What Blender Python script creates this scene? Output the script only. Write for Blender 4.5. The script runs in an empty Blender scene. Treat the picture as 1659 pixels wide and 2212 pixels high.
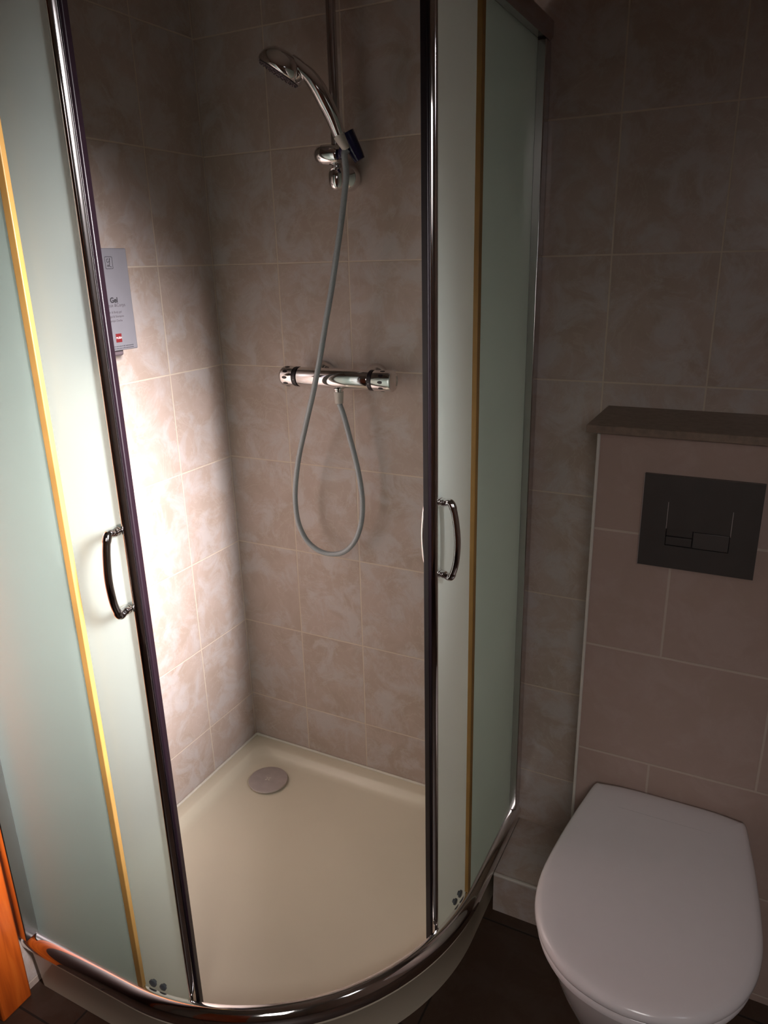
import bpy, bmesh, math, random
from mathutils import Vector, Matrix
random.seed(4)
S = bpy.context.scene
COL = S.collection
PI = math.pi

# ------------------------------------------------------------------ camera
YAW, PITCH, ROLL = -0.47730839, -0.32353156, -0.0245153
CAM = Vector((1.2986782, -1.59410545, 1.52486533))
FPX = 1602.547
ca, sa, cb, sb = math.cos(YAW), math.sin(YAW), math.cos(PITCH), math.sin(PITCH)
cc, sc = math.cos(ROLL), math.sin(ROLL)
fwd = Vector((sa*cb, ca*cb, sb)); right0 = Vector((ca, -sa, 0)); up0 = right0.cross(fwd)
right = cc*right0 + sc*up0; up = -sc*right0 + cc*up0
cam_data = bpy.data.cameras.new('camera'); cam = bpy.data.objects.new('camera', cam_data); COL.objects.link(cam)
m = Matrix((right, up, -fwd)).transposed().to_4x4(); m.translation = CAM
cam.matrix_world = m
cam_data.sensor_fit = 'VERTICAL'; cam_data.sensor_height = 24.0
cam_data.lens = 24.0*FPX/2212.0
cam_data.clip_start = 0.02
S.camera = cam

# ------------------------------------------------------------------ world, lights, exposure
w = bpy.data.worlds.new('world'); S.world = w; w.use_nodes = True
w.node_tree.nodes['Background'].inputs[0].default_value = (0.5, 0.55, 0.6, 1)
w.node_tree.nodes['Background'].inputs[1].default_value = 0.01
S.view_settings.view_transform = 'Standard'; S.view_settings.look = 'None'
S.view_settings.gamma = 1; S.view_settings.exposure = 0.0; S.view_settings.use_curve_mapping = False

def light(name, kind, loc, target, energy, color=(1, 1, 1), **kw):
    l = bpy.data.lights.new(name, kind); l.energy = energy; l.color = color
    for k, v in kw.items(): setattr(l, k, v)
    o = bpy.data.objects.new(name, l); COL.objects.link(o); o.location = loc
    o.rotation_euler = (Vector(target)-Vector(loc)).to_track_quat('-Z', 'Y').to_euler()
    return o
light('window_beam', 'AREA', (2.22, -1.27, 1.90), (0.0, -0.73, 0.89), 21.5, (1.0, 0.94, 0.96), shape='RECTANGLE', size=0.22, size_y=0.62, spread=math.radians(34))
light('window_light', 'AREA', (2.25, -1.35, 2.05), (0.9, -0.8, 0.3), 0.7, (0.95, 0.96, 1.0), shape='RECTANGLE', size=0.25, size_y=0.45, spread=math.radians(120))
light('front_fill', 'AREA', (1.55, -2.6, 1.75), (1.12, -0.6, 0.15), 2.9, (1.0, 0.95, 0.92), shape='RECTANGLE', size=0.5, size_y=0.9, spread=math.radians(76))  # added soft fill behind the camera, lifts step, lid and back wall

# ------------------------------------------------------------------ node helpers
def mat_new(name):
    mt = bpy.data.materials.new(name); mt.use_nodes = True
    nt = mt.node_tree; nt.nodes.clear()
    out = nt.nodes.new('ShaderNodeOutputMaterial')
    return mt, nt, out
class N:
    def __init__(s, nt): s.nt = nt
    def n(s, t, **kw):
        x = s.nt.nodes.new(t)
        for k, v in kw.items(): setattr(x, k, v)
        return x
    def l(s, a, b): s.nt.links.new(a, b)
    def math(s, op, a, b=None, c=None, clamp=False):
        x = s.n('ShaderNodeMath', operation=op); x.use_clamp = clamp
        for i, v in enumerate((a, b, c)):
            if v is None: continue
            if isinstance(v, (int, float)): x.inputs[i].default_value = v
            else: s.l(v, x.inputs[i])
        return x.outputs[0]
    def mix(s, f, a, b):
        x = s.n('ShaderNodeMix', data_type='RGBA')
        for i, v in ((0, f), (6, a), (7, b)):
            if isinstance(v, (int, float)): x.inputs[i].default_value = v
            elif isinstance(v, tuple): x.inputs[i].default_value = (*v, 1) if len(v) == 3 else v
            else: s.l(v, x.inputs[i])
        return x.outputs[2]
    def ramp(s, f, stops):
        x = s.n('ShaderNodeValToRGB'); e = x.color_ramp.elements
        while len(e) < len(stops): e.new(0.5)
        for i, (p, c) in enumerate(stops):
            e[i].position = p; e[i].color = (*c, 1) if len(c) == 3 else c
        s.l(f, x.inputs[0]); return x.outputs[0]
    def noise(s, vec, scale, detail=4, rough=0.55, dist=0.0):
        x = s.n('ShaderNodeTexNoise'); x.inputs['Scale'].default_value = scale
        x.inputs['Detail'].default_value = detail; x.inputs['Roughness'].default_value = rough
        x.inputs['Distortion'].default_value = dist
        s.l(vec, x.inputs['Vector']); return x.outputs['Fac']
def principled(name, color, rough=0.5, metal=0.0, var=0.0, scale=30, bump=0.0, coat=0.0, spec=0.5):
    mt, nt, out = mat_new(name); q = N(nt)
    p = q.n('ShaderNodeBsdfPrincipled'); q.l(p.outputs[0], out.inputs[0])
    p.inputs['Base Color'].default_value = (*color, 1); p.inputs['Roughness'].default_value = rough
    p.inputs['Metallic'].default_value = metal; p.inputs['Coat Weight'].default_value = coat
    p.inputs['Specular IOR Level'].default_value = spec
    tc = q.n('ShaderNodeTexCoord')
    f = q.noise(tc.outputs['Object'], scale, 5)
    if var:
        c2 = tuple(max(0, c*(1-var)) for c in color); c1 = tuple(min(1, c*(1+var)) for c in color)
        q.l(q.ramp(f, [(0.3, c2), (0.7, c1)]), p.inputs['Base Color'])
    if bump:
        b = q.n('ShaderNodeBump'); b.inputs['Strength'].default_value = bump; b.inputs['Distance'].default_value = 0.002
        q.l(f, b.inputs['Height']); q.l(b.outputs[0], p.inputs['Normal'])
    return mt

def tile_mat(name, axes, offs, size, cols, grout, gw=0.0015, rough=0.28, brick=None, seed=0.0, scale=1.0):
    """axes e.g. (0,2); offs: joint positions; size: pitch; brick=(row shift in m) for alternate rows"""
    mt, nt, out = mat_new(name); q = N(nt)
    tc = q.n('ShaderNodeTexCoord'); sep = q.n('ShaderNodeSeparateXYZ'); q.l(tc.outputs['Object'], sep.inputs[0])
    cu, cv = sep.outputs[axes[0]], sep.outputs[axes[1]]
    v = q.math('DIVIDE', q.math('SUBTRACT', cv, offs[1]), size[1])
    vi = q.math('FLOOR', v); vf = q.math('SUBTRACT', v, vi)
    u = q.math('DIVIDE', q.math('SUBTRACT', cu, offs[0]), size[0])
    if brick:
        par = q.math('MODULO', q.math('ADD', vi, 100.0), 2.0)
        u = q.math('ADD', u, q.math('MULTIPLY', par, brick))
    ui = q.math('FLOOR', u); uf = q.math('SUBTRACT', u, ui)
    du = q.math('MULTIPLY', q.math('MINIMUM', uf, q.math('SUBTRACT', 1.0, uf)), size[0])
    dv = q.math('MULTIPLY', q.math('MINIMUM', vf, q.math('SUBTRACT', 1.0, vf)), size[1])
    d = q.math('MINIMUM', du, dv)
    wob = q.noise(tc.outputs['Object'], 60, 2)
    d2 = q.math('ADD', d, q.math('MULTIPLY', q.math('SUBTRACT', wob, 0.5), 0.0008))
    mr = q.n('ShaderNodeMapRange', interpolation_type='SMOOTHSTEP'); q.l(d2, mr.inputs[0])
    mr.inputs[1].default_value = gw*0.7; mr.inputs[2].default_value = gw*1.5
    tilef = mr.outputs[0]
    # per-tile shift of the marbling
    cmb = q.n('ShaderNodeCombineXYZ'); q.l(ui, cmb.inputs[0]); q.l(vi, cmb.inputs[1]); cmb.inputs[2].default_value = seed
    wn = q.n('ShaderNodeTexWhiteNoise', noise_dimensions='3D'); q.l(cmb.outputs[0], wn.inputs[0])
    vs = q.n('ShaderNodeVectorMath', operation='SCALE'); q.l(wn.outputs['Color'], vs.inputs[0]); vs.inputs[3].default_value = 7.0
    va = q.n('ShaderNodeVectorMath', operation='ADD'); q.l(tc.outputs['Object'], va.inputs[0]); q.l(vs.outputs[0], va.inputs[1])
    vec = va.outputs[0]
    base, grey, pink, vein = cols
    f1 = q.noise(vec, 13*scale, 8, 0.66, 0.6); f2 = q.noise(vec, 9*scale, 6, 0.6, 0.8); f3 = q.noise(vec, 8*scale, 5, 0.6, 2.2); f4 = q.noise(vec, 60*scale, 4, .6)
    c = q.mix(q.ramp(f2, [(0.36, (0, 0, 0)), (0.60, (1, 1, 1))]), base, pink)
    c = q.mix(q.ramp(f1, [(0.47, (0, 0, 0)), (0.60, (1, 1, 1))]), c, grey)
    vband = q.math('ABSOLUTE', q.math('SUBTRACT', f3, 0.5))
    c = q.mix(q.ramp(vband, [(0.0, (.28, .28, .28)), (0.022, (0, 0, 0))]), c, vein)
    c = q.mix(q.math('MULTIPLY', f4, 0.25), c, tuple(x*0.8 for x in base))
    c = q.mix(tilef, grout, c)
    p = q.n('ShaderNodeBsdfPrincipled'); q.l(c, p.inputs['Base Color'])
    q.l(q.math('SUBTRACT', 0.8, q.math('MULTIPLY', tilef, 0.8-rough)), p.inputs['Roughness'])
    p.inputs['Specular IOR Level'].default_value = 0.35
    h = q.math('ADD', tilef, q.math('MULTIPLY', f1, 0.25))
    b = q.n('ShaderNodeBump'); b.inputs['Strength'].default_value = 0.5; b.inputs['Distance'].default_value = 0.001
    q.l(h, b.inputs['Height']); q.l(b.outputs[0], p.inputs['Normal'])
    q.l(p.outputs[0], out.inputs[0]); return mt

TC = ((0.43, 0.335, 0.275), (0.515, 0.455, 0.43), (0.48, 0.38, 0.33), (0.60, 0.52, 0.46))
GROUT = (0.60, 0.50, 0.40)
M = {}
M['tile_back'] = tile_mat('marbled_wall_tile_back', (0, 2), (0.1973, 0.270), (0.200, 0.25205), TC, GROUT, seed=1)
M['tile_left'] = tile_mat('marbled_wall_tile_left', (1, 2), (-0.2045, 0.270), (0.200, 0.25205), TC, GROUT, seed=2)
M['tile_step'] = tile_mat('marbled_step_tile', (0, 1), (0.80, -0.40), (0.40, 0.40), TC, GROUT, seed=5)
M['tile_box'] = tile_mat('plain_cistern_tile', (0, 2), (1.183, 0.2705), (0.40, 0.2515), ((0.42, 0.30, 0.26), (0.44, 0.325, 0.285), (0.41, 0.295, 0.25), (0.42, 0.31, 0.265)), (0.50, 0.40, 0.34), gw=0.002, rough=0.35, brick=0.5, seed=7)
M['floor'] = tile_mat('dark_floor_tile', (0, 1), (0.155, -0.905), (0.33, 0.33), ((0.058, 0.032, 0.020), (0.072, 0.045, 0.033), (0.065, 0.036, 0.024), (0.078, 0.05, 0.034)), (0.022, 0.015, 0.011), gw=0.002, rough=0.4, seed=9)
M['ceiling'] = principled('painted_ceiling', (0.5, 0.47, 0.43), 0.9, var=0.03)
M['plaster'] = principled('painted_plaster', (0.35, 0.30, 0.26), 0.85, var=0.05)
M['chrome'] = principled('polished_chrome', (0.82, 0.79, 0.78), 0.07, 1.0, var=0.02)
M['chrome_satin'] = principled('satin_chrome', (0.62, 0.60, 0.60), 0.28, 1.0, var=0.03)
M['alu'] = principled('polished_aluminium', (0.60, 0.56, 0.56), 0.16, 1.0, var=0.03)
M['black'] = principled('black_plastic', (0.015, 0.010, 0.013), 0.35, var=0.1)
M['seal'] = principled('dark_magnetic_seal', (0.008, 0.003, 0.006), 0.4, var=0.1)
M['yellow'] = principled('aged_yellow_seal', (0.36, 0.20, 0.055), 0.35, var=0.10, scale=12)
M['tray'] = principled('ivory_enamel', (0.72, 0.64, 0.50), 0.30, var=0.03, scale=3, coat=0.2)
M['silicone'] = principled('white_silicone', (0.70, 0.65, 0.56), 0.5, var=0.06)
M['steel'] = principled('worn_steel_cover', (0.60, 0.53, 0.51), 0.35, 0.55, var=0.06, scale=40)
M['hose'] = principled('grey_braided_hose', (0.36, 0.385, 0.40), 0.4, 0.15, var=0.08, scale=400, bump=0.4)
M['nut'] = principled('cream_plastic_nut', (0.62, 0.56, 0.50), 0.4, var=0.03)
M['blue'] = principled('dark_blue_plastic', (0.014, 0.012, 0.055), 0.2, var=0.1)
M['dispenser'] = principled('grey_silver_plastic', (0.27, 0.26, 0.285), 0.42, 0.4, var=0.03)
M['dispback'] = principled('dark_grey_plastic', (0.12, 0.09, 0.10), 0.5, var=0.05)
M['ink'] = principled('black_print', (0.015, 0.012, 0.015), 0.6)
M['greyink'] = principled('grey_print', (0.09, 0.075, 0.085), 0.6)
M['red'] = principled('red_print', (0.16, 0.012, 0.015), 0.5)
M['white'] = principled('white_print', (0.8, 0.75, 0.75), 0.5)
M['porcelain'] = principled('white_porcelain', (0.66, 0.61, 0.61), 0.12, var=0.01, coat=0.3)
M['lid'] = principled('white_lid_plastic', (0.75, 0.69, 0.70), 0.16, var=0.01)
M['plate'] = principled('anthracite_satin_plate', (0.10, 0.086, 0.080), 0.42, 0.5, var=0.04)
M['plate2'] = principled('anthracite_button', (0.13, 0.115, 0.108), 0.36, 0.5, var=0.04)
M['ledge'] = principled('brown_stone_ledge', (0.22, 0.155, 0.115), 0.45, var=0.2, scale=80, bump=0.1)
M['trimw'] = principled('cream_corner_trim', (0.62, 0.56, 0.50), 0.4, var=0.03)
M['roller'] = principled('grey_roller_plastic', (0.10, 0.11, 0.12), 0.3, 0.2, var=0.05)

def wood_mat(name, ax):
    mt, nt, out = mat_new(name); q = N(nt)
    tc = q.n('ShaderNodeTexCoord'); mp = q.n('ShaderNodeMapping'); q.l(tc.outputs['Object'], mp.inputs[0])
    mp.inputs['Scale'].default_value = (14, 14, 1.2)
    f = q.noise(mp.outputs[0], 4, 6, 0.6, 0.6)
    c = q.ramp(f, [(0.3, (0.32, 0.05, 0.004)), (0.52, (0.48, 0.085, 0.007)), (0.72, (0.56, 0.12, 0.012))])
    p = q.n('ShaderNodeBsdfPrincipled'); q.l(c, p.inputs['Base Color']); p.inputs['Roughness'].default_value = 0.4
    q.l(p.outputs[0], out.inputs[0]); return mt
M['wood'] = wood_mat('orange_stained_wood', 0)
M['darkleaf'] = principled('shade_dark_door_leaf', (0.035, 0.014, 0.010), 0.5, var=0.15, scale=8)  # shade of the doorway put into the leaf colour, for rail reflections

def frosted():
    mt, nt, out = mat_new('frosted_glass'); q = N(nt)
    tc = q.n('ShaderNodeTexCoord')
    tr = q.n('ShaderNodeBsdfTranslucent'); tr.inputs[0].default_value = (0.935, 0.965, 0.945, 1)
    rf = q.n('ShaderNodeBsdfRefraction'); rf.inputs['Color'].default_value = (0.87, 0.95, 0.915, 1)
    rf.inputs['IOR'].default_value = 1.2; rf.inputs['Roughness'].default_value = 0.42
    df = q.n('ShaderNodeBsdfDiffuse'); df.inputs[0].default_value = (0.62, 0.74, 0.70, 1)
    gl = q.n('ShaderNodeBsdfGlossy'); gl.inputs['Roughness'].default_value = 0.25
    nb = q.noise(tc.outputs['Object'], 900, 2)
    b = q.n('ShaderNodeBump'); b.inputs['Strength'].default_value = 0.15; b.inputs['Distance'].default_value = 0.0005
    q.l(nb, b.inputs['Height']); q.l(b.outputs[0], gl.inputs['Normal'])
    m1 = q.n('ShaderNodeMixShader'); m1.inputs[0].default_value = 0.6; q.l(tr.outputs[0], m1.inputs[1]); q.l(rf.outputs[0], m1.inputs[2])
    m2 = q.n('ShaderNodeMixShader'); m2.inputs[0].default_value = 0.16; q.l(m1.outputs[0], m2.inputs[1]); q.l(df.outputs[0], m2.inputs[2])
    fr = q.n('ShaderNodeFresnel'); fr.inputs[0].default_value = 1.35
    m3 = q.n('ShaderNodeMixShader'); q.l(q.math('MULTIPLY', fr.outputs[0], 0.35), m3.inputs[0]); q.l(m2.outputs[0], m3.inputs[1]); q.l(gl.outputs[0], m3.inputs[2])
    q.l(m3.outputs[0], out.inputs[0]); return mt
M['frost'] = frosted()

# ------------------------------------------------------------------ mesh helpers
def obj(name, bm, mat, parent=None, smooth=35, bevel=0.0, segs=2):
    me = bpy.data.meshes.new(name)
    bmesh.ops.recalc_face_normals(bm, faces=bm.faces)
    if smooth:
        for f in bm.faces: f.smooth = True
        for e in bm.edges:
            if len(e.link_faces) == 2 and e.calc_face_angle(0) > math.radians(smooth): e.smooth = False
    bm.to_mesh(me); bm.free()
    for mm in (mat if isinstance(mat, (list, tuple)) else [mat]): me.materials.append(mm)
    o = bpy.data.objects.new(name, me); COL.objects.link(o)
    if bevel:
        md = o.modifiers.new('bevel', 'BEVEL'); md.width = bevel; md.segments = segs; md.limit_method = 'ANGLE'; md.angle_limit = math.radians(40)
        md.harden_normals = False
    if parent is not None: attach(o, parent)
    return o
def attach(o, parent):
    o.parent = parent
    # parts keep their world coordinates: only a thing's Empty carries a location
    o.matrix_parent_inverse = Matrix.Translation(-parent.location) if parent.parent is None else Matrix.Identity(4)
def thing(name, label, cat, loc, group=None):
    o = bpy.data.objects.new(name, None); COL.objects.link(o); o.location = loc; o.empty_display_size = 0.05
    o['label'] = label; o['category'] = cat
    if group: o['group'] = group
    return o
def struct(o): o['kind'] = 'structure'; return o
def box(bm, x0, x1, y0, y1, z0, z1, mtx=None):
    vs = [Vector((x, y, z)) for z in (z0, z1) for y in (y0, y1) for x in (x0, x1)]
    if mtx: vs = [mtx @ v for v in vs]
    b = [bm.verts.new(v) for v in vs]
    for f in ((0, 2, 3, 1), (4, 5, 7, 6), (0, 1, 5, 4), (2, 6, 7, 3), (0, 4, 6, 2), (1, 3, 7, 5)): bm.faces.new([b[i] for i in f])
    return b
def bx(*a, **k):
    bm = bmesh.new(); box(bm, *a, **k); return bm
def frame(axis):
    a = Vector(axis).normalized(); t = Vector((0, 0, 1)) if abs(a.z) < 0.9 else Vector((1, 0, 0))
    u = t.cross(a).normalized(); v = a.cross(u); return u, v, a
def lathe(bm, origin, axis, prof, n=40, caps=True):
    u, v, a = frame(axis); O = Vector(origin); rings = []
    for (r, h) in prof:
        if r < 1e-6: rings.append([bm.verts.new(O + a*h)])
        else: rings.append([bm.verts.new(O + a*h + u*(r*math.cos(2*PI*i/n)) + v*(r*math.sin(2*PI*i/n))) for i in range(n)])
    for A, B in zip(rings[:-1], rings[1:]):
        for i in range(n):
            j = (i+1) % n
            if len(A) == 1 and len(B) == 1: continue
            if len(A) == 1: bm.faces.new([A[0], B[j], B[i]])
            elif len(B) == 1: bm.faces.new([A[i], A[j], B[0]])
            else: bm.faces.new([A[i], A[j], B[j], B[i]])
    if caps:
        if len(rings[0]) > 1: bm.faces.new(list(reversed(rings[0])))
        if len(rings[-1]) > 1: bm.faces.new(rings[-1])
    return rings
def catmull(pts, k=8):
    P = [Vector(p) for p in pts]; P = [2*P[0]-P[1]] + P + [2*P[-1]-P[-2]]; out = []
    for i in range(1, len(P)-2):
        for j in range(k):
            t = j/k; a, b, c, d = P[i-1:i+3]
            out.append(0.5*((2*b) + (c-a)*t + (2*a-5*b+4*c-d)*t*t + (3*b-a-3*c+d)*t**3))
    out.append(P[-2]); return out
def tube(bm, pts, rad, n=16, sx=1.0, sy=1.0, ref=None):
    P = [Vector(p) for p in pts]; rings = []
    L = len(P); prev = None
    for i, p in enumerate(P):
        t = (P[min(i+1, L-1)]-P[max(i-1, 0)]).normalized()
        if prev is None:
            r = Vector(ref) if ref else (Vector((0, 0, 1)) if abs(t.z) < .9 else Vector((1, 0, 0)))
            u = (r - t*r.dot(t)).normalized()
        else: u = (prev - t*prev.dot(t)).normalized()
        prev = u; v = t.cross(u); s = i/(L-1)
        r = rad(s) if callable(rad) else rad
        rr = r if isinstance(r, tuple) else (r*sx, r*sy)
        rings.append([bm.verts.new(p + u*(rr[0]*math.cos(2*PI*k/n)) + v*(rr[1]*math.sin(2*PI*k/n))) for k in range(n)])
    for A, B in zip(rings[:-1], rings[1:]):
        for i in range(n):
            j = (i+1) % n; bm.faces.new([A[i], A[j], B[j], B[i]])
    bm.faces.new(list(reversed(rings[0]))); bm.faces.new(rings[-1])
def sweep(bm, path, prof, matidx=None, zscale=None):
    """path: list of (pos2d, outward normal2d); prof: closed loop of (n, z)"""
    rings = []
    for (p, nn) in path: rings.append([bm.verts.new((p[0]+nn[0]*a, p[1]+nn[1]*a, z)) for a, z in prof])
    k = len(prof)
    for A, B in zip(rings[:-1], rings[1:]):
        for i in range(k):
            j = (i+1) % k; f = bm.faces.new([A[i], A[j], B[j], B[i]])
            if matidx: f.material_index = matidx[i]
    bm.faces.new(list(reversed(rings[0]))); bm.faces.new(rings[-1])

# ------------------------------------------------------------------ setting
RX, RY, RZ = 2.30, -2.70, 2.45
struct(obj('floor', bx(-0.1, RX+.1, RY-.1, 0.1, -0.1, 0.0), M['floor'], smooth=0))
struct(obj('ceiling', bx(-0.1, RX+.1, RY-.1, 0.1, RZ, RZ+.1), M['ceiling'], smooth=0))
struct(obj('wall_back', bx(-0.1, RX+.1, 0.0, 0.1, 0.0, RZ), M['tile_back'], smooth=0))
struct(obj('wall_left', bx(-0.1, 0.0, RY, 0.0, 0.0, RZ), M['tile_left'], smooth=0))
struct(obj('wall_right', bx(RX, RX+.1, RY, 0.0, 0.0, RZ), M['plaster'], smooth=0))
struct(obj('wall_front', bx(0.0, RX, RY-.1, RY, 0.0, RZ), M['plaster'], smooth=0))
# orange casing on the left wall; leaf darkened to darken its rail reflection
bm = bx(0.0005, 0.016, -0.945, -0.8735, 0.0, 2.08); box(bm, 0.0005, 0.016, -1.84, -1.77, 0.0, 2.08); box(bm, 0.0005, 0.016, -1.77, -0.945, 2.01, 2.08)
struct(obj('trim_1', bm, M['wood'], bevel=0.004))
d1 = struct(obj('door_1', bx(0.0005, 0.010, -1.768, -0.947, 0.006, 2.008), M['darkleaf'], bevel=0.002))
bm = bmesh.new(); tube(bm, catmull([(0.011, -1.70, 1.03), (0.05, -1.70, 1.03), (0.06, -1.68, 1.03), (0.06, -1.60, 1.03)], 5), 0.008, 12)
obj('door_handle', bm, M['chrome_satin'], d1)
d2 = struct(obj('door_2', bx(0.35, 1.15, RY+.001, RY+0.04, 0.005, 2.02), M['wood'], bevel=0.003))
bm = bmesh.new(); tube(bm, catmull([(1.08, RY+.041, 1.03), (1.08, RY+.09, 1.03), (1.06, RY+.10, 1.03), (0.98, RY+.10, 1.03)], 5), 0.008, 12)
obj('door_handle', bm, M['chrome_satin'], d2)

# ------------------------------------------------------------------ shower tray
CX, CY = 0.315, -0.315
def tray_loop(bm, d, z, W=0.858, Rb=0.543, r0=0.004, r1=0.012):
    """contour inset by d; corners: (0,0) radius r0, (W,0) r1, big arc, (0,-W) r1"""
    pts = []
    def arc(cx, cy, r, a0, a1, n):
        for i in range(n+1):
            a = math.radians(a0+(a1-a0)*i/n); pts.append((cx+r*math.cos(a), cy+r*math.sin(a)))
    x0, x1, y0, y1 = d+0.0005, W-d, -W+d, -d-0.0005
    arc(x0+r0, y1-r0, r0, 180, 90, 10)
    arc(x1-r1, y1-r1, r1, 90, 0, 10)
    arc(CX, CY, Rb-d, 0, -90, 48)
    arc(x0+r1, y0+r1, r1, 270, 180, 10)
    return [bm.verts.new((x, y, z)) for x, y in pts]
tray = thing('shower_tray', 'ivory quadrant shower tray with a curved front and a metal waste cover', 'shower tray', (0.43, -0.43, 0))
bm = bmesh.new()
loops = [tray_loop(bm, 0.012, 0.001), tray_loop(bm, 0.006, 0.105), tray_loop(bm, 0.0, 0.112), tray_loop(bm, 0.002, 0.119), tray_loop(bm, 0.006, 0.1205),
         tray_loop(bm, 0.036, 0.1205, r0=.02, r1=.02), tray_loop(bm, 0.042, 0.1185, r0=.035, r1=.035), tray_loop(bm, 0.052, 0.106, r0=.055, r1=.055), tray_loop(bm, 0.060, 0.0995, r0=.06, r1=.06),
         tray_loop(bm, 0.075, 0.0975, r0=.07, r1=.07), tray_loop(bm, 0.16, 0.0955, r0=.05, r1=.05)]
k = len(loops[0])
for A, B in zip(loops[:-1], loops[1:]):
    for i in range(k): bm.faces.new([A[i], A[(i+1) % k], B[(i+1) % k], B[i]])
bm.faces.new(loops[-1]); bm.faces.new(list(reversed(loops[0])))
obj('tray_body', bm, M['tray'], tray, smooth=50)
bm = bmesh.new()
for (a, b) in (((0.0045, -0.0015), (0.862, -0.0015)),):
    tube(bm, [(a[0], -0.0032, 0.1225), (0.2, -0.003, 0.1222), (0.45, -0.0034, 0.1226), (0.850, -0.003, 0.1224)], 0.0036, 8)
tube(bm, [(0.0034, -0.0045, 0.1225), (0.003, -0.3, 0.1222), (0.0034, -0.6, 0.1225), (0.003, -0.82, 0.1224)], 0.0036, 8)
obj('silicone_seam', bm, M['silicone'], tray)
bm = bmesh.new()
lathe(bm, (0.1515, -0.153, 0.0958), (0, 0, 1), [(0.030, 0.0), (0.030, 0.004), (0.052, 0.0042), (0.0565, 0.006), (0.057, 0.0085), (0.056, 0.0102), (0.045, 0.0112), (0.02, 0.0118), (0.0, 0.012)], 56)
dc = obj('waste_cover', bm, M['steel'], tray, smooth=50)
bm = bmesh.new()
for i in range(4):
    a = PI/4+i*PI/2+0.2; cx, cy = 0.1515+0.006*math.cos(a), -0.153+0.006*math.sin(a)
    mt_ = Matrix.Translation((cx, cy, 0.1079)) @ Matrix.Rotation(a, 4, 'Z')
    box(bm, -0.0032, 0.0032, -0.0018, 0.0018, -0.0002, 0.0004, mt_)
pm = obj('petal_mark', bm, M['silicone'], dc, bevel=0.0006)

# ------------------------------------------------------------------ shower enclosure
enc = thing('shower_enclosure', 'chrome framed quadrant shower enclosure with two open frosted glass sliding doors', 'shower enclosure', (0.62, -0.62, 0.12))
def path(R, s0, s1, side, step=0.012):
    """side 'L': s<0 along flat left-front wall section then arc; 'R': mirrored. returns [(p,n)]"""
    out = []; n = max(2, int(abs(s1-s0)/step)+1)
    for i in range(n+1):
        s = s0+(s1-s0)*i/n
        if s < 0: p, nn = (CX+s, CY-R), (0.0, -1.0)
        else:
            a = -PI/2+s/R; p, nn = (CX+R*math.cos(a), CY+R*math.sin(a)), (math.cos(a), math.sin(a))
        if side == 'R': p, nn = (-p[1], -p[0]), (-nn[1], -nn[0])
        out.append((p, nn))
    return out
def railpath(R):
    L = [((x, CY-R), (0.0, -1.0)) for x in (0.0015, 0.05, 0.1, 0.2, 0.3)]
    A = [((CX+R*math.cos(a), CY+R*math.sin(a)), (math.cos(a), math.sin(a))) for a in [(-PI/2)+PI/2*i/56 for i in range(57)]]
    Rr = [((CX+R, y), (1.0, 0.0)) for y in (-0.3, -0.2, -0.1, -0.05, -0.0015)]
    return L+A+Rr
ZB, ZT = 0.1215, 1.955
RR = 0.525
# bottom rail: rounded outside, flat inside
prof = [(-0.004, ZB), (0.0215, ZB)] + [(0.000+0.0235*math.cos(a), ZB+0.014+0.027*math.sin(a)) for a in [i*PI/2/10 for i in range(0, 11)]] + [(-0.0035, ZB+0.0402), (-0.004, ZB+0.0395)]
bm = bmesh.new(); sweep(bm, railpath(RR), prof); obj('bottom_rail', bm, M['chrome'], enc, smooth=40)
prof = [(-0.016, ZT), (-0.016, ZT-0.038), (0.016, ZT-0.038), (0.021, ZT-0.030), (0.021, ZT-0.006), (0.016, ZT)]
bm = bmesh.new(); sweep(bm, railpath(RR), prof); obj('top_rail', bm, M['alu'], enc, smooth=30)
# wall profiles
bm = bx(0.0015, 0.036, CY-RR-0.031, CY-RR+0.012, ZB+0.04, ZT-0.04); obj('wall_profile', bm, M['alu'], enc, bevel=0.002)
bm = bx(CX+RR-0.012, CX+RR+0.018, -0.036, -0.0015, ZB+0.04, ZT-0.04); obj('wall_profile', bm, M['alu'], enc, bevel=0.002)
# fixed glass panels + aged seals on their free edges
RF = 0.524
def panel_prof(z0, z1, t=0.005):
    return [(-t/2, z0), (t/2, z0), (t/2, z1), (-t/2, z1)], [0, 0, 0, 0]
for side, s_end in (('L', 0.012), ('R', 0.012)):
    pr_, mi = panel_prof(ZB+0.0405, ZT-0.0385)
    bm = bmesh.new(); sweep(bm, path(RF, -(CX-0.037), s_end, side), pr_, mi)
    fp = obj('fixed_panel', bm, M['frost'], enc, smooth=30)
    bm = bmesh.new(); sweep(bm, path(RF, s_end+0.0003, s_end+0.0143, side, 0.004), [(-0.005, ZB+0.041), (0.004, ZB+0.041), (0.0045, ZT-0.04), (-0.005, ZT-0.04)])
    obj('seal_strip', bm, M['yellow'], fp, bevel=0.0012)
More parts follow.
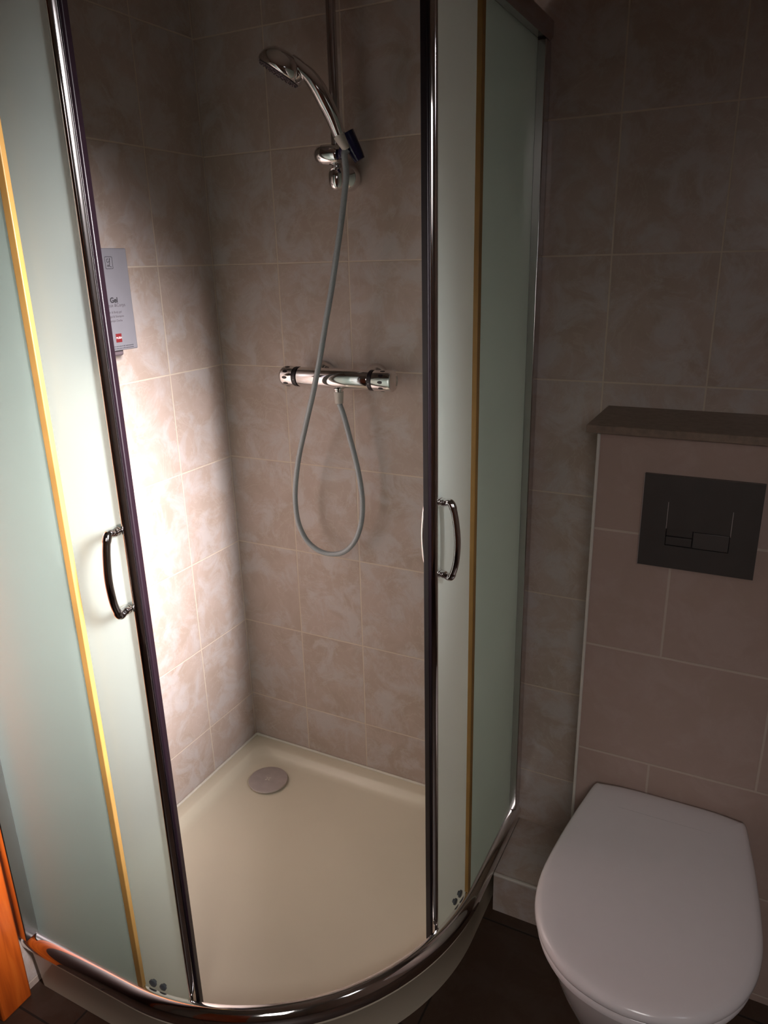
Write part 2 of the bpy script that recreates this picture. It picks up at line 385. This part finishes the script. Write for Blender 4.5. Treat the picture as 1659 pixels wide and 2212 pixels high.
# sliding doors
RD = 0.507
def sliding(side, s_edge):
    pr_, mi = panel_prof(ZB+0.006, ZT-0.042)
    bm = bmesh.new(); sweep(bm, path(RD, s_edge-0.405, s_edge, side), pr_, mi)
    door = obj('sliding_door', bm, M['frost'], enc, smooth=30)
    # chrome edge profile: rounded outside
    P = path(RD, s_edge+0.0005, s_edge+0.0165, side, 0.0009)
    bm = bmesh.new(); rings = []
    z0, z1 = ZB+0.004, ZT-0.041
    nP = len(P)
    loop = []
    for i, (p, nn) in enumerate(P):
        t = i/(nP-1); a = PI*(1-t); b = 0.006+0.0065*math.sin(a)
        loop.append((p[0]+nn[0]*b, p[1]+nn[1]*b))
    for i, (p, nn) in reversed(list(enumerate(P))): loop.append((p[0]-nn[0]*0.008, p[1]-nn[1]*0.008))
    lo = [bm.verts.new((x, y, z0)) for x, y in loop]; hi = [bm.verts.new((x, y, z1)) for x, y in loop]
    for i in range(len(lo)):
        j = (i+1) % len(lo); bm.faces.new([lo[i], lo[j], hi[j], hi[i]])
    bm.faces.new(lo); bm.faces.new(hi)
    obj('edge_profile', bm, M['chrome'], door, smooth=40)
    bm = bmesh.new(); sweep(bm, path(RD, s_edge+0.0172, s_edge+0.0235, side, 0.003), [(-0.008, z0+0.001), (0.0055, z0+0.001), (0.0055, z1-0.001), (-0.008, z1-0.001)])
    obj('magnetic_seal', bm, M['seal'], door, bevel=0.0015)
    # handles outside and inside
    (p, nn), = path(RD, s_edge-0.0085, s_edge-0.0085, side)[:1]
    (pt, nt_) = path(RD, s_edge-0.040, s_edge-0.040, side)[0]
    tang = Vector((pt[0]-p[0], pt[1]-p[1], 0)).normalized()
    n3 = Vector((nn[0], nn[1], 0)); B = Vector((p[0], p[1], 0))
    zc, hh = (1.071, 0.067) if side == 'L' else (1.053, 0.069)
    for sgn, nm in ((1, 'outer_handle'), (-1, 'inner_handle')):
        bm = bmesh.new()
        dk = 1.0 if sgn > 0 else 0.72
        pts = [B+n3*sgn*d*dk+tang*tt+Vector((0, 0, zc+h)) for d, tt, h in ((0.0050, 0, hh), (0.016, 0, hh), (0.027, 0.0, hh+0.002), (0.0335, 0.0, hh-0.008), (0.039, 0, hh*0.55), (0.043, 0, 0.0), (0.040, 0, -hh*0.55), (0.0335, 0.0, -hh+0.008), (0.027, 0.0, -hh-0.002), (0.016, 0, -hh), (0.0050, 0, -hh))]
        def rr_(s):
            e = min(s, 1-s); return 0.0078 if e < 0.10 else (0.0062 if abs(s-.5) < .2 else 0.0070)
        tube(bm, catmull(pts, 7), rr_, 18)
        for h in (hh, -hh):
            O = B+n3*sgn*0.0028+Vector((0, 0, zc+h)); lathe(bm, O, n3*sgn, [(0.0080, 0), (0.0085, 0.002), (0.0085, 0.005), (0.007, 0.007)], 24)
        obj(nm, bm, M['chrome'], door, smooth=45)
    # rollers near the bottom
    for s_, r_ in ((0.040, 0.0085), (0.064, 0.0075)):
        (p, nn) = path(RD, s_, s_, side)[0]
        bm = bmesh.new(); lathe(bm, (p[0]+nn[0]*0.0028, p[1]+nn[1]*0.0028, ZB+0.038+r_), (nn[0], nn[1], 0), [(r_*.6, 0), (r_*.6, 0.003), (r_, 0.004), (r_, 0.0070), (r_*.7, 0.0084), (0, 0.0086)], 24)
        obj('roller', bm, M['roller'], door, smooth=40)
    return door
sliding('L', 0.118)
sliding('R', 0.130)

# ------------------------------------------------------------------ tiled step and cistern box
st = thing('tiled_step', 'low marbled tile step along the back wall between shower and toilet', 'step', (0.95, -0.1, 0))
obj('step_body', bx(0.860, 1.031, -0.212, -0.0005, 0.0, 0.113), M['tile_step'], st, smooth=0)
bm = bx(0.860, 1.031, -0.2165, -0.2085, 0.108, 0.1155); obj('edge_trim', bm, M['trimw'], st, bevel=0.002)
cb_ = thing('cistern_box', 'tiled cistern box behind the toilet with a brown stone ledge on top', 'cistern box', (1.6, -0.1, 0))
obj('tiled_body', bx(1.035, RX-0.001, -0.196, -0.0005, 0.0, 1.214), M['tile_box'], cb_, smooth=0)
bm = bx(1.0315, 1.0375, -0.199, -0.191, 0.0, 1.2135); obj('corner_trim', bm, M['trimw'], cb_, bevel=0.0015)
bm = bx(1.012, RX-0.001, -0.209, -0.0005, 1.2155, 1.2305); obj('stone_ledge', bm, M['ledge'], cb_, bevel=0.0015)

# ------------------------------------------------------------------ flush plate
fpl = thing('flush_plate', 'dark grey rectangular dual flush plate on the tiled box above the toilet', 'flush plate', (1.224, -0.197, 1.06))
YP = -0.1965
bm = bmesh.new()
# frame of plate around the button opening (front -0.208)
X0, X1, Z0, Z1 = 1.124, 1.324, 0.969, 1.147; bx0, bx1, bz0, bz1 = 1.1695, 1.2785, 1.0135, 1.0465
for a in ((X0, bx0, Z0, Z1), (bx1, X1, Z0, Z1), (bx0, bx1, Z0, bz0), (bx0, bx1, bz1, Z1)): box(bm, a[0], a[1], -0.208, YP-0.0005, a[2], a[3])
bmesh.ops.remove_doubles(bm, verts=bm.verts, dist=1e-5)
plate = obj('plate', bm, M['plate'], fpl, smooth=0)
bm = bx(X0-0.0006, X0+0.0004, -0.2084, YP-0.001, Z0, Z1); obj('bright_edge', bm, M['steel'], fpl)
bm = bx(bx0-0.0004, bx0+0.0006, -0.2084, -0.207, bz1, 1.098); obj('groove_line', bm, M['steel'], fpl)
bm = bx(bx1-0.0003, bx1+0.0007, -0.2084, -0.207, bz1-0.002, 1.092); obj('groove_line', bm, M['steel'], fpl)
obj('recess', bx(bx0, bx1, -0.2005, YP-0.0006, bz0, bz1), M['black'], fpl)
bm = bx(1.2175, bx1-0.0012, -0.2078, -0.201, bz0+0.0012, bz1-0.0012); obj('flush_button', bm, M['plate2'], fpl, bevel=0.0006)
bm = bx(bx0+0.0012, 1.2155, -0.2065, -0.201, bz0+0.0012, bz0+0.017); box(bm, bx0+0.0012, 1.2155, -0.2030, -0.201, bz0+0.018, bz1-0.0012)
obj('flush_button', bm, M['plate'], fpl, bevel=0.0004)['label'] = 'small flush button pressed in'

# ------------------------------------------------------------------ toilet
toi = thing('toilet', 'white wall hung toilet with closed lid below the flush plate', 'toilet', (1.228, -0.197, 0))
TX = 1.2275
half = [(-0.206, 0.141), (-0.2065, 0.145), (-0.215, 0.1495), (-0.26, 0.1575), (-0.34, 0.170), (-0.43, 0.1805), (-0.50, 0.1848), (-0.555, 0.1795), (-0.60, 0.166), (-0.64, 0.1435), (-0.672, 0.1135), (-0.692, 0.082), (-0.704, 0.046), (-0.709, 0.015)]
def outline(inset=0.0, sc_x=1.0, sc_y=1.0, y0=-0.206, dy=0.0):
    L = [Vector((TX-hw*1.0, y, 0)) for y, hw in half]; Rr = [Vector((TX+hw, y, 0)) for y, hw in reversed(half)]
    P = L+Rr+[Vector((TX+0.09, -0.198, 0)), Vector((TX, -0.1965, 0)), Vector((TX-0.09, -0.198, 0))]
    out = []
    n = len(P); c = Vector((TX, -0.45, 0))
    for i, p in enumerate(P):
        q_ = Vector((c.x+(p.x-c.x)*(1-inset/0.175), c.y+(p.y-c.y)*(1-inset/0.25), 0))
        out.append((TX+(q_.x-TX)*sc_x, y0+(q_.y-y0)*sc_y+dy))
    return out
def smooth_closed(pts, k=3):
    n = len(pts); P = [Vector((a[0], a[1], 0)) for a in pts]; out = []
    for i in range(n):
        a, b, c, d = P[i-1], P[i], P[(i+1) % n], P[(i+2) % n]
        for j in range(k):
            t = j/k; q_ = 0.5*((2*b)+(c-a)*t+(2*a-5*b+4*c-d)*t*t+(3*b-a-3*c+d)*t**3); out.append((q_.x, q_.y))
    return out
def loft(bm, specs, cap0=True, cap1=True):
    rings = [[bm.verts.new((x, y, z)) for x, y in smooth_closed(o)] for o, z in specs]
    for A, B in zip(rings[:-1], rings[1:]):
        for i in range(len(A)): bm.faces.new([A[i], A[(i+1) % len(A)], B[(i+1) % len(A)], B[i]])
    if cap0: bm.faces.new(list(reversed(rings[0])))
    if cap1: bm.faces.new(rings[-1])
bm = bmesh.new()
loft(bm, [(outline(0.012, dy=-.004), 0.4385), (outline(0.002, dy=-.004), 0.4395), (outline(0.0, dy=-.004), 0.444), (outline(0.001, dy=-.004), 0.451), (outline(0.005, dy=-.004), 0.4565), (outline(0.012, dy=-.004), 0.4592), (outline(0.03, dy=-.004), 0.4602), (outline(0.07, dy=-.004), 0.4612)])
obj('toilet_lid', bm, M['lid'], toi, smooth=60)
bm = bmesh.new()
loft(bm, [(outline(0.012, dy=-.004), 0.4205), (outline(0.004, dy=-.004), 0.4215), (outline(0.003, dy=-.004), 0.430), (outline(0.006, dy=-.004), 0.4365), (outline(0.014, dy=-.004), 0.438)])
obj('toilet_seat', bm, M['lid'], toi, smooth=60)
bm = bmesh.new()
def osc(ins, sx, sy): return outline(ins, sx, sy, y0=-0.197, dy=0.0)
loft(bm, [(osc(0.02, 0.50, 0.50), 0.085), (osc(0.012, 0.56, 0.58), 0.088), (osc(0.01, 0.64, 0.68), 0.12), (osc(0.01, 0.74, 0.80), 0.20), (osc(0.01, 0.84, 0.90), 0.29), (osc(0.012, 0.93, 0.965), 0.36), (osc(0.012, 0.985, 0.99), 0.40), (osc(0.012, 1.0, 0.995), 0.414), (osc(0.018, 1.0, 0.995), 0.4195)])
obj('toilet_bowl', bm, M['porcelain'], toi, smooth=60)
bm = bmesh.new()
for sx in (-1, 1): lathe(bm, (TX+sx*0.075, -0.2015, 0.4215), (0, 0, 1), [(0.004, 0), (0.004, 0.010)], 16)

# ------------------------------------------------------------------ thermostatic mixer
mx = thing('thermostatic_mixer', 'chrome thermostatic shower mixer bar with black rings on the back wall', 'shower mixer', (0.39, 0, 1.268))
MY, MZ = -0.062, 1.267
bm = bmesh.new(); lathe(bm, (0.2855, MY, MZ), (1, 0, 0), [(0.0225, 0), (0.0235, 0.0015), (0.0235, 0.1925), (0.0225, 0.194)], 48)
body = obj('mixer_body', bm, M['chrome'], mx)
for x in (0.274, 0.480):
    bm = bmesh.new(); lathe(bm, (x, MY, MZ), (1, 0, 0), [(0.0225, 0), (0.0240, 0.001), (0.0240, 0.0095), (0.0225, 0.0105)], 48); ring = obj('black_ring', bm, M['black'], mx)
    bm = bmesh.new()
    for a in (-0.2,): lathe(bm, (x+0.005, MY-0.0237*math.cos(a), MZ+0.0237*math.sin(a)), (0, -1, 0), [(0.0011, 0), (0.0011, 0.0006)], 10)
    obj('white_mark', bm, M['white'], ring)
def knob(x0, x1, lefty):
    bm = bmesh.new(); L = x1-x0
    if lefty: pf = [(0.0, 0), (0.016, 0.0), (0.0205, 0.0015), (0.0235, 0.006), (0.0245, 0.010), (0.0240, L-0.001), (0.022, L)]
    else: pf = [(0.022, 0), (0.0240, 0.001), (0.0248, L-0.008), (0.0242, L-0.003), (0.0215, L-0.0005), (0.017, L), (0.016, L-0.001), (0, L-0.001)]
    lathe(bm, (x0, MY, MZ), (1, 0, 0), pf, 56)
    kb = obj('mixer_knob', bm, M['chrome'], mx, smooth=40)
    bm = bmesh.new(); xc = (x0+x1)/2
    for i in range(10):
        a = 2*PI*i/10; d = Vector((0, math.cos(a), math.sin(a)))
        q_ = Vector((xc, MY, MZ))+d*0.0248; ux, vx = Vector((1, 0, 0)), Vector((0, -math.sin(a), math.cos(a)))
        c = bm.verts.new(q_+d*0.0004)
        rg = [bm.verts.new(q_+ux*0.007*math.cos(t)+vx*0.0035*math.sin(t)-d*0.0004) for t in [2*PI*j/14 for j in range(14)]]
        for j in range(14): bm.faces.new([c, rg[j], rg[(j+1) % 14]])
        bm.faces.new(list(reversed(rg)))
    obj('grip_dimple', bm, M['black'], kb)
knob(0.2345, 0.2735, True); knob(0.491, 0.541, False)
for x in (0.318, 0.465):
    bm = bmesh.new(); lathe(bm, (x, -0.0006, MZ), (0, -1, 0), [(0.0315, 0), (0.0318, 0.003), (0.030, 0.010), (0.0255, 0.018), (0.0185, 0.026), (0.0155, 0.032), (0.0150, 0.0385)], 48)
    obj('wall_rosette', bm, M['chrome'], mx, smooth=50)
bm = bmesh.new(); lathe(bm, (0.392, MY, MZ-0.0225), (0, 0, -1), [(0.0115, 0), (0.0115, 0.0045), (0.0105, 0.0055), (0.0105, 0.0085)], 28); obj('outlet', bm, M['chrome'], mx)

# ------------------------------------------------------------------ slide rail
sr = thing('slide_rail', 'chrome slide rail of the hand shower, upright on the back wall', 'slide rail', (0.403, 0, 1.71))
BX, BY = 0.4045, -0.050
bm = bmesh.new(); lathe(bm, (BX, BY, 1.700), (0, 0, 1), [(0.0095, 0), (0.0105, 0.001), (0.0105, 0.60), (0.0095, 0.601)], 36)
obj('rail_bar', bm, M['alu'], sr)
for z in (1.708, 2.285):
    bm = bmesh.new()
    lathe(bm, (BX+0.006, -0.0006, z), (0, -1, 0), [(0.027, 0), (0.0285, 0.004), (0.0285, 0.016), (0.024, 0.026), (0.014, 0.032), (0.012, 0.040)], 40)
    lathe(bm, (BX, BY, z-0.026), (0, 0, 1), [(0.0, -0.003), (0.010, -0.002), (0.0165, 0.003), (0.0195, 0.012), (0.0195, 0.032), (0.017, 0.040), (0.011, 0.044)], 40)
    obj('wall_bracket', bm, M['chrome'], sr, smooth=50)
SZ = 1.752
bm = bmesh.new(); lathe(bm, (0.366, -0.062, SZ), (1, 0, -0.04), [(0.0, -0.004), (0.013, -0.003), (0.019, 0.004), (0.0205, 0.012), (0.0205, 0.0135), (0.0198, 0.014), (0.0205, 0.0145), (0.0205, 0.050), (0.018, 0.054), (0.0, 0.055)], 40)
sl = obj('slider', bm, M['chrome'], sr, smooth=50)
# blue cone holder
HB = Vector((0.447, -0.105, 1.777)); 
hd = Vector((-0.40, -0.25, 0.88)).normalized()     # handset axis at its foot
bm = bmesh.new(); lathe(bm, HB-hd*0.040+Vector((0.010, 0.016, 0)), hd, [(0.0115, -0.01), (0.0135, 0.0), (0.0175, 0.048), (0.0160, 0.048), (0.0115, 0.0)], 32, caps=True)
obj('cone_holder', bm, M['blue'], sr, smooth=50)
bm = bmesh.new(); tube(bm, [(0.418, -0.062, SZ-0.002), (0.432, -0.072, 1.748), (0.441, -0.083, 1.752), (0.447, -0.0865, 1.758)], 0.0105, 14); obj('holder_arm', bm, M['blue'], sr)

# ------------------------------------------------------------------ hand shower
hs = thing('hand_shower', 'chrome hand shower hanging in its holder on the slide rail', 'hand shower', HB)
nf = Vector((-0.50, -0.20, -0.84)).normalized()
HC = Vector((0.342, -0.155, 1.902))
H1 = HC - nf*0.016
def ray_pt(px, py, y):
    d = fwd+right*((px-829.5)/FPX)-up*((py-1106)/FPX); t = (y-CAM.y)/d.y; return CAM+d*t
hpts = [HB+hd*0.004, ray_pt(719, 255, -.116), ray_pt(703, 222, -.126), ray_pt(686, 190, -.136), ray_pt(667, 164, -.144), ray_pt(646, 146, -.150), ray_pt(630, 138, -.154)]
def hr(s):
    return 0.0135+0.0030*math.sin(min(1, s*1.25)*PI) if s < .8 else 0.0135+0.0040*(s-.8)*5
bm = bmesh.new(); tube(bm, catmull(hpts, 8), hr, 28); obj('handle', bm, M['chrome'], hs, smooth=60)
bm = bmesh.new(); lathe(bm, HC, nf, [(0.0, -0.036), (0.015, -0.035), (0.030, -0.031), (0.041, -0.022), (0.0475, -0.010), (0.049, -0.002), (0.0485, 0.003), (0.046, 0.006), (0.0, 0.0062)], 56); hd_ = obj('shower_head', bm, M['chrome'], hs, smooth=40)
bm = bmesh.new(); lathe(bm, HC+nf*0.0064, nf, [(0.044, 0), (0.0445, 0.002), (0.041, 0.003), (0.0, 0.0032)], 48)
u_, v_, a_ = frame(nf)
for rr2, cnt in ((0.041, 26), (0.030, 18), (0.018, 10)):
    for i in range(cnt):
        a = 2*PI*i/cnt; lathe(bm, HC+nf*0.009+(u_*math.cos(a)+v_*math.sin(a))*rr2, nf, [(0.0016, -0.0005), (0.0012, 0.0025)], 8)
obj('spray_face', bm, M['dispback'], hs, smooth=40)

# ------------------------------------------------------------------ hose
ho = thing('shower_hose', 'grey braided shower hose looping down the back wall from the hand shower', 'shower hose', (0.392, MY, 1.20))
bm = bmesh.new(); lathe(bm, HB+hd*0.003, -hd, [(0.0128, 0), (0.0128, 0.006), (0.0085, 0.030), (0.0078, 0.031)], 28); obj('hose_nut', bm, M['nut'], ho)
bm = bmesh.new(); lathe(bm, (0.392, MY, MZ-0.0312), (0, 0, -1), [(0.0118, 0), (0.0118, 0.002), (0.0105, 0.020), (0.0100, 0.028), (0.0075, 0.0285)], 28); obj('hose_nut', bm, M['nut'], ho)
hp = [HB-hd*0.029]
hose_px = [(744, 335, -.102), (748, 375, -.100), (743, 430, -.100), (737, 480, -.100), (727, 550, -.100), (716, 625, -.101), (703, 700, -.103), (690, 780, -.105), (676, 850, -.104), (660, 920, -.096), (646, 985, -.085), (639, 1040, -.075), (638, 1085, -.068), (645, 1130, -.060), (662, 1166, -.052), (688, 1189, -.046), (718, 1197, -.042), (745, 1191, -.040), (767, 1168, -.040), (780, 1130, -.042), (783, 1085, -.045), (777, 1035, -.048), (766, 985, -.052), (754, 940, -.056), (743, 900, -.060)]
for (a, b, c) in hose_px: hp.append(ray_pt(a, b, c))
hp.append(Vector((0.3925, MY, MZ-0.060)))
bm = bmesh.new(); tube(bm, catmull(hp, 8), 0.0067, 16); obj('hose', bm, M['hose'], ho, smooth=60)

# ------------------------------------------------------------------ soap dispenser
sd = thing('soap_dispenser', 'flat grey soap dispenser with a red push square on the left wall', 'soap dispenser', (0.0, -0.438, 1.36))
FX = 0.090
obj('back_case', bx(0.0008, FX-0.012, -0.478, -0.417, 1.352, 1.560), M['dispback'], sd, bevel=0.004)
fp_ = obj('front_cover', bx(FX-0.0115, FX, -0.489, -0.387, 1.3645, 1.5665), M['dispenser'], sd, bevel=0.0025, segs=3)
def text(body, size, cy, cz, mat, parent, name, bold=0.0, align='CENTER', shear=0.0):
    cu = bpy.data.curves.new(name, 'FONT'); cu.body = body; cu.size = size; cu.align_x = align; cu.align_y = 'CENTER'; cu.extrude = 0.00008; cu.offset = bold; cu.shear = shear
    to = bpy.data.objects.new(name, cu); COL.objects.link(to)
    dg = bpy.context.evaluated_depsgraph_get(); me = bpy.data.meshes.new_from_object(to.evaluated_get(dg))
    bpy.data.objects.remove(to)
    R = Matrix(((0, 0, 1, FX+0.00025), (1, 0, 0, cy), (0, 1, 0, cz), (0, 0, 0, 1))); me.transform(R)
    me.materials.clear(); me.materials.append(mat)
    o = bpy.data.objects.new(name, me); COL.objects.link(o); attach(o, parent); return o
CYD = -0.438
text('Gel', 0.0145, CYD, 1.4655, M['ink'], fp_, 'printed_word', bold=0.00035)
text('Cheveux &Corps', 0.0095, CYD-0.004, 1.4555, M['greyink'], fp_, 'printed_word')
for i, tx in enumerate(('Hair & Body gel', 'Haargel & Shampoo', 'Champú Ducha')):
    text(tx, 0.0062, CYD-0.003, 1.4420-0.0085*i, M['greyink'], fp_, 'printed_line')
for i in range(2): text('Dans le respect de votre peau et de l environnement', 0.0036, CYD+0.0, 1.3735-0.0042*i, M['ink'], fp_, 'printed_line')
pb = obj('push_square', bx(FX+0.0001, FX+0.0008, CYD-0.008, CYD+0.008, 1.3815, 1.3990), M['red'], fp_, bevel=0.0003)
t_ = text('PUSH', 0.0062, CYD, 1.3903, M['white'], fp_, 'printed_word'); t_.data.transform(Matrix.Translation((0.0008, 0, 0)))
# logo: script letter in a rounded square
bm = bmesh.new()
def P3(a, b): return (FX+0.0002, CYD+a*0.001, 1.5385+b*0.001)
sq = []
hw, hh2, r = 9.5, 11.5, 2.0
for cx_, cy_, a0 in ((hw-r, hh2-r, 0), (-hw+r, hh2-r, 90), (-hw+r, -hh2+r, 180), (hw-r, -hh2+r, 270)):
    for i in range(5): a = math.radians(a0+90*i/4); sq.append(P3(cx_+r*math.cos(a), cy_+r*math.sin(a)))
sq.append(sq[0]); tube(bm, sq, 0.00045, 6)
lt = [(-1.0, 7.0), (-3.5, 7.4), (-5.0, 5.0), (-4.6, 1.8), (-2.0, 0.8), (1.5, 3.5), (3.6, 7.5), (3.2, 8.4), (2.4, 6.0), (2.0, 0.5), (0.5, -4.5), (-2.5, -7.4), (-4.6, -6.4), (-3.6, -4.6), (-0.5, -5.4), (3.0, -7.6), (6.2, -8.4)]
tube(bm, catmull([P3(*p) for p in lt], 5), 0.00050, 6)
obj('printed_logo', bm, M['ink'], fp_)
